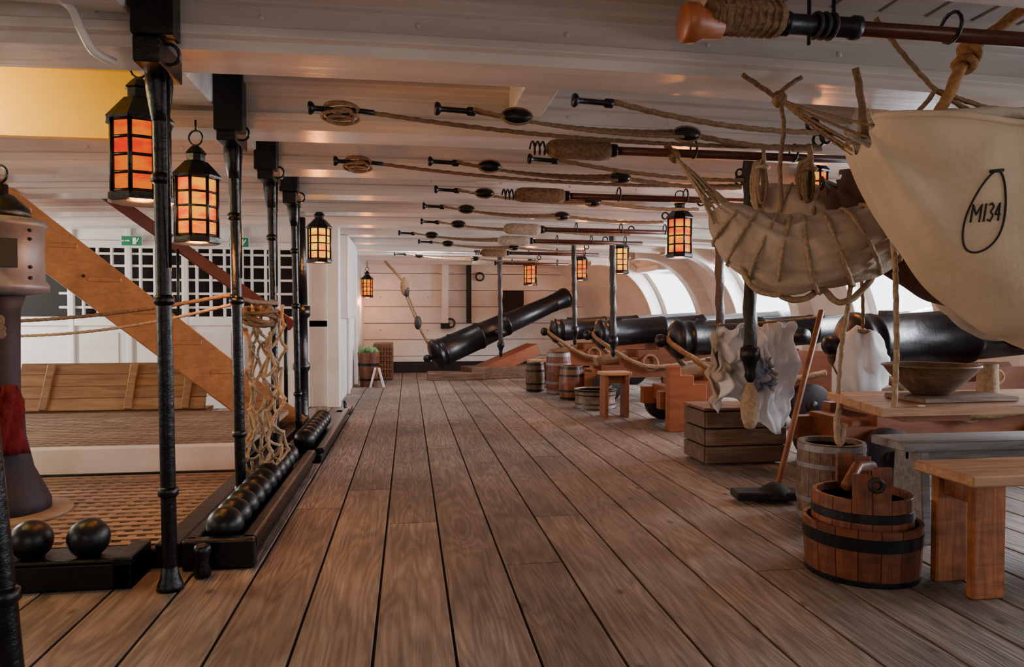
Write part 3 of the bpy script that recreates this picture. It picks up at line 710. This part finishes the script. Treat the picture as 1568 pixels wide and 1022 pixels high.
def hoop(b,c,r0,r1,z0,z1,k='iron'):
    n=40; vs=[];fs=[]
    for r,z in ((r0-.006,z0),(r0+.003,z0),(r1+.003,z1),(r1-.006,z1)):
        for j in range(n): vs.append((c[0]+r*math.cos(2*pi*j/n),c[1]+r*math.sin(2*pi*j/n),c[2]+z))
    for i in range(3):
        for j in range(n):
            k2=(j+1)%n; fs.append((i*n+j,i*n+k2,(i+1)*n+k2,(i+1)*n+j))
    b.add(vs,fs,k,False)
def rad(prof,z):
    for (a,p),(c,q) in zip(prof,prof[1:]):
        if p<=z<=q: return a+(c-a)*(z-p)/(q-p)
    return prof[-1][0]
b=B(); c=(1.80,2.64,0); pr=[(.210,0),(.216,.1),(.222,.215)]
staved(b,c,pr,17,'oak')
for z0,z1 in ((.0,.022),(.135,.185)): hoop(b,c,rad(pr,z0),rad(pr,z1),z0,z1)
b.lathe([(0,.19),(.195,.19)],c,(0,0,1),'oak',n=30,smooth=False)
pr2=[(.190,.18),(.184,.32)]; staved(b,c,pr2,16,'oak',ears={10:.10,11:.13,2:.11,3:.12}); hoop(b,c,rad(pr2,.235),rad(pr2,.27),.235,.27)
b.lathe([(0,.29),(.165,.29)],c,(0,0,1),'dark',n=30,smooth=False)
b.torus((c[0]-.062,c[1]-.182,.385),.022,.009,'roped',axis=(.3,1,0),n=12)
b.tube([(c[0]-.12,c[1]-.08,.36),(c[0]-.02,c[1],.42),(c[0]+.1,c[1]+.08,.40)],.022,'oak',10)
b.done('wooden_bucket',bevel=.002)
def keg(c,r,h,k='oak',hk='iron',bulge=.12,name='wooden_keg'):
    b=B(); pr=[(r*(1-bulge),0),(r*(1-bulge*.35),h*.22),(r,h*.5),(r*(1-bulge*.35),h*.78),(r*(1-bulge),h)]
    staved(b,c,pr,18,k)
    for z0,z1 in ((.03,.10),(.25,.31),(.69,.75),(.90,.98)): hoop(b,c,rad(pr,z0*h),rad(pr,z1*h),z0*h,z1*h,hk)
    b.lathe([(0,h*.93),(r*(1-bulge)-.01,h*.93)],c,(0,0,1),k,n=24,smooth=False); b.done(name)
keg((2.12,3.36,0),.165,.39,'cratew','greym',bulge=.04)
keg((1.98,8.6,0),.16,.42,'oak',name='wooden_cask'); keg((1.96,9.3,.0),.17,.55,'oak','greym',name='wooden_cask'); keg((1.70,9.6,0),.13,.4,'cratew',name='wooden_cask'); keg((2.05,7.75,0),.22,.22,'cratew',bulge=-.08,name='wooden_tub')
b=B()
for i in range(3): b.bb((2.0,4.62,.02+.12*i),(2.58,4.64,.13+.12*i),'cratew'); b.bb((2.0,4.98,.02+.12*i),(2.58,5.0,.13+.12*i),'cratew'); b.bb((1.99,4.64,.02+.12*i),(2.01,5,.13+.12*i),'cratew'); b.bb((2.57,4.64,.02+.12*i),(2.59,5,.13+.12*i),'cratew')
for i in range(3): b.bb((1.98,4.61+.13*i,.38),(2.6,4.735+.13*i,.40),'cratew')
b.done('wooden_crate',bevel=.004)
def cloth(x0,x1,y,z0,z1,k,name,seed=0,tap=.7):
    b=B(); nu,nv=44,36; vs=[];fs=[]
    for i in range(nv+1):
        v=i/nv
        for j in range(nu+1):
            u=j/nu; w=(tap+(1-tap)*v)*(1+.2*noise.noise(Vector((v*4,seed,0))))
            x=(x0+x1)/2+(u-.5)*(x1-x0)*w+.03*noise.noise(Vector((v*5,u*2,seed)))
            f=.02*math.sin(u*15+seed+2.2*math.sin(v*4+seed))*(.3+v)+.13*noise.noise(Vector((u*3.5,v*4.5,seed)))+.06*noise.noise(Vector((u*9,v*7,seed)))
            zz=z1-(z1-z0)*v*(1+.15*math.sin(u*5+seed))-.05*math.sin(u*pi*2)**2*(1-v)
            vs.append((x,y+f,zz))
    for i in range(nv):
        for j in range(nu): fs.append((i*(nu+1)+j,i*(nu+1)+j+1,(i+1)*(nu+1)+j+1,(i+1)*(nu+1)+j))
    b.add(vs,fs,k,True); b.done(name,solid=.004)
cloth(1.96,2.14,4.50,.48,.92,'canvasg','hanging_garment',1); cloth(1.99,2.32,4.45,.40,.98,'cloth','hanging_garment',3,.85); cloth(2.20,2.56,4.48,.34,1.0,'cloth','hanging_garment',5,.85)
cloth(2.22,2.34,4.36,.55,.76,'clothb','hanging_garment',8)
b=B(); b.rope([(1.95,4.5,.96),(2.3,4.45,.98),(2.75,4.45,1.02)],.008,'rope'); b.done('clothes_line')
b=B(); b.sphere((2.72,4.0,.72),.15,'cloth',sc=(1,.9,1.5),lumpy=.25,n=28); b.rope([(2.72,4.0,.92),(2.72,4.0,1.1),(2.74,4.05,1.3)],.01,'rope'); b.torus((2.72,4.0,.93),.04,.012,'rope',ropey=True,n=12); b.done('canvas_sack')
b=B(); b.cyl((2.02,3.72,.05),(2.36,3.85,1.06),.016,'ochre'); b.box((1.95,3.70,.04),(.36,.14,.045),'dark',rot=(0,0,-.15))
b.lathe([(.08,-.03),(.10,-.02),(.08,.015),(.03,.05)],(2.0,3.70,.05),(0,0,1),'dark',n=16); b.done('deck_scrubber',bevel=.008)
def stool(x,y,w,h,k='tablew'):
    b=B(); b.bb((x-w/2,y-.12,h-.035),(x+w/2,y+.12,h),k)
    for s in (-1,1): b.bb((x+s*w*.36-.02,y-.1,0),(x+s*w*.36+.02,y+.1,h-.035),'ochre')
    b.bb((x-w*.36,y-.015,h-.12),(x+w*.36,y+.015,h-.035),'ochre'); b.done('mess_stool',bevel=.005)
stool(2.08,7.1,.30,.46); stool(1.9,10.2,.4,.4)
b=B(); vs=[];pts=[(2.27,0),(2.62,0),(2.62,.42),(2.5,.42),(2.5,.5),(2.38,.5),(2.38,.58),(2.27,.58)]
for yy in (6.05,6.15):
    for a,z in pts: vs.append((a,yy,z))
n=len(pts); b.add(vs,[tuple(range(n)),tuple(range(n,2*n))[::-1]]+[(i,n+i,n+(i+1)%n,(i+1)%n) for i in range(n)],'ochre'); b.done('carriage_chock',bevel=.006)
b=B(); pr=[(.12,0),(.14,.25),(.16,.5)]; staved(b,(-.58,10.7,0),pr,18,'oak'); hoop(b,(-.58,10.7,0),.147,.153,.3,.34); hoop(b,(-.58,10.7,0),.125,.13,.08,.12)
for p in ((-.66,10.63,.52),(-.56,10.61,.53),(-.50,10.7,.51),(-.6,10.78,.52)): b.sphere(p,.06,'green',lumpy=.3)
b.done('tub_of_cabbages')
b=B(); b.bb((-.55,11.6,.0),(-.25,12.1,.6),'cratew')
for i in range(7): b.bb((-.56+.045*i,11.58,.03),(-.54+.045*i,11.6,.57),'oak')
for i in range(8): b.bb((-.56,11.575,.03+.07*i),(-.25,11.6,.045+.07*i),'oak')
b.done('lattice_chest',bevel=.004)
b=B(); 
for s in (-1,1): b.box((-.45+s*.06,10.5,.14),(.03,.1,.29),'whitew',rot=(0,-s*.25,0))
b.done('trestle_block',bevel=.004)
b=B(); b.lathe([(.085,0),(.085,.03),(.065,.06),(.062,.5),(.08,.53),(.08,.57),(.06,.6),(.058,1.0),(.085,1.03),(.085,1.12),(.0,1.13)],(-1.0,6.98,0),(0,0,1),'black',n=24); b.lathe([(.06,1.13),(.05,1.6),(.045,1.95)],(-1.0,6.98,0),(0,0,1),'black',n=16); b.done('elm_tree_pump')
b=B(); b.bb((-.74,7.6,.0),(-.6,7.95,.05),'black'); b.torus((-.67,7.8,.07),.05,.012,'black',axis=(1,0,.2)); b.done('deck_ringbolt',bevel=.008)
# ------------------------------------------------------------ rope net & hand ropes
b=B(); random.seed(3)
NR,NC=15,6
def nx(i,j):
    z=1.06-i*1.0/(NR-1); wd=.22-.08*(i/(NR-1))+.04*math.sin(i*1.3)
    jx=random.Random(i*31+j*7); 
    return Vector((-.80+(j/(NC-1)-.5)*wd+(jx.random()-.5)*.055+ (.5*wd/(NC-1) if i%2 else 0),4.12+.05*math.sin(j*2+i)+(jx.random()-.5)*.05,z+(jx.random()-.5)*.06))
for i in range(NR-1):
    for j in range(NC):
        for jj in ((j,j+1) if i%2 else (j-1,j)):
            if 0<=jj<NC and random.random()>.08:
                a=nx(i,j); c=nx(i+1,jj); m=(a+c)/2+Vector(((random.random()-.5)*.02,(random.random()-.5)*.02,-.008)); b.rope([a,m,c],.0085,'ropew',step=.01)
        b.sphere(nx(i,j),.013,'ropew',n=8)
for s in range(6):
    z=1.05-random.random()*.06; b.torus((-.82+.03*random.random(),4.05+.05*random.random(),z),.07+.02*random.random(),.010,'rope',axis=(random.random()-.5,random.random()-.5,1),ropey=True,n=12)
b.rope([(-.88,3.84,1.12),(-.82,4.0,1.1),(-.78,4.4,1.1),(-.87,4.8,1.12)],.012,'rope')
b.rope([(-.86,3.95,.12),(-.8,4.15,.08),(-.75,4.2,.09),(-.8,4.1,.13)],.012,'ropew')
b.done('rope_net')
b=B(); b.rope(sag((-3.2,5.1,1.0),(-.9,3.84,1.13),.06),.010,'rope'); b.rope(sag((-3.2,5.1,.95),(-.9,3.84,1.08),.1),.008,'ropew'); b.done('hand_rope')
b=B()
for k in range(3): b.torus((-.965,1.78,.98+.02*k),.042,.012,'rope',axis=(.1*k,.1,1),ropey=True,n=14)
b.done('rope_lashing')
b=B(); b.rope([(-.37,11.6,1.90),(-.2,11.6,1.72),(-.10,11.6,1.6)],.02,'rope',sm=False)
b.sphere((-.06,11.6,1.5),.13,'rope',sc=(.5,.5,1.1),lumpy=.2); b.sphere((-.03,11.58,1.42),.08,'roped',sc=(.6,.5,1.1))
for q in (-.02,.02): b.rope([(-.03+q,11.6,1.38),(.06+q,11.6,1.15),(.13+q,11.6,.98)],.014,'rope',sm=False)
b.sphere((.15,11.6,.92),.10,'roped',sc=(.6,.5,1.1)); b.rope([(.17,11.6,.85),(.26,11.6,.68),(.36,11.58,.5)],.022,'rope'); b.done('muzzle_tackle')
b=B(); b.bb((1.05,13.0,.9),(1.13,13.2,2.0),'dark'); b.bb((1.7,13.05,1.0),(2.1,13.2,1.5),'dark'); b.bb((.6,13.08,.9),(.72,13.2,2.0),'whitew'); b.box((.66,13.1,.85),(.16,.12,.1),'dark')
b.torus((1.3,13.15,1.75),.07,.015,'iron',axis=(0,1,0)); b.torus((.75,13.1,.9),.08,.018,'roped',axis=(0,1,0)); b.done('trim_bulkhead_fittings',bevel=.006)
# ------------------------------------------------------------ camera
cam=bpy.data.cameras.new('camera'); co=bpy.data.objects.new('camera',cam); bpy.context.collection.objects.link(co)
cam.sensor_width=36; cam.lens=36*1100/1568; cam.clip_start=.05
co.location=(0,0,1.02); co.rotation_euler=(math.radians(90-1.35),0,math.radians(-8.2)); bpy.context.scene.camera=co
# ------------------------------------------------------------ lights
def area(loc,to,sx,sy,e,col=(1,1,1)):
    l=bpy.data.lights.new('daylight_or_fill','AREA'); l.shape='RECTANGLE'; l.size=sx; l.size_y=sy; l.energy=e; l.color=col
    o=bpy.data.objects.new('daylight_or_fill',l); o.location=loc; o.rotation_euler=(Vector(to)-Vector(loc)).to_track_quat('-Z','Y').to_euler(); bpy.context.collection.objects.link(o)
PW={-1.9:28,.2:42,2.3:90,4.35:140,6.5:165,8.7:180,10.8:150}
for p in PORTS:
    area((xh(p)+.35,p,1.30),(0,p,.9),.8,.8,PW[p],(.90,.93,1))
area((-5.3,4.0,1.3),(0,4.5,1.0),1.2,.9,32,(1,.86,.72)); area((-5.3,7.0,1.3),(-2,7,1.0),1.2,.9,110,(1,.93,.85)); area((-5.3,.5,1.3),(0,1.5,.6),1.2,.9,22,(1,.86,.72))  # unseen lamps added along the closed left wall as fill
area((-.5,-3.3,1.7),(0,4,1.2),2.5,.8,42,(1,.82,.68))  # soft fill light added behind the camera, inside the closed back wall
area((.4,10.6,2.17),(.4,10.6,0),.8,.5,55,(1,.95,.9))  # overhead fill added to brighten the far end, under closed deck
area((-3.2,5.4,2.17),(-3.2,5.4,0),.8,.5,22,(1,.95,.9))
l=bpy.data.lights.new('ladderway_lamp','POINT'); l.energy=24; l.color=(1,.85,.4); l.shadow_soft_size=.1
o=bpy.data.objects.new('ladderway_lamp',l); o.location=(-2.2,3.15,1.9); bpy.context.collection.objects.link(o)
w=bpy.data.worlds.new('world'); bpy.context.scene.world=w; w.use_nodes=True
bg=w.node_tree.nodes['Background']; bg.inputs[0].default_value=(.82,.9,1,1); bg.inputs[1].default_value=5
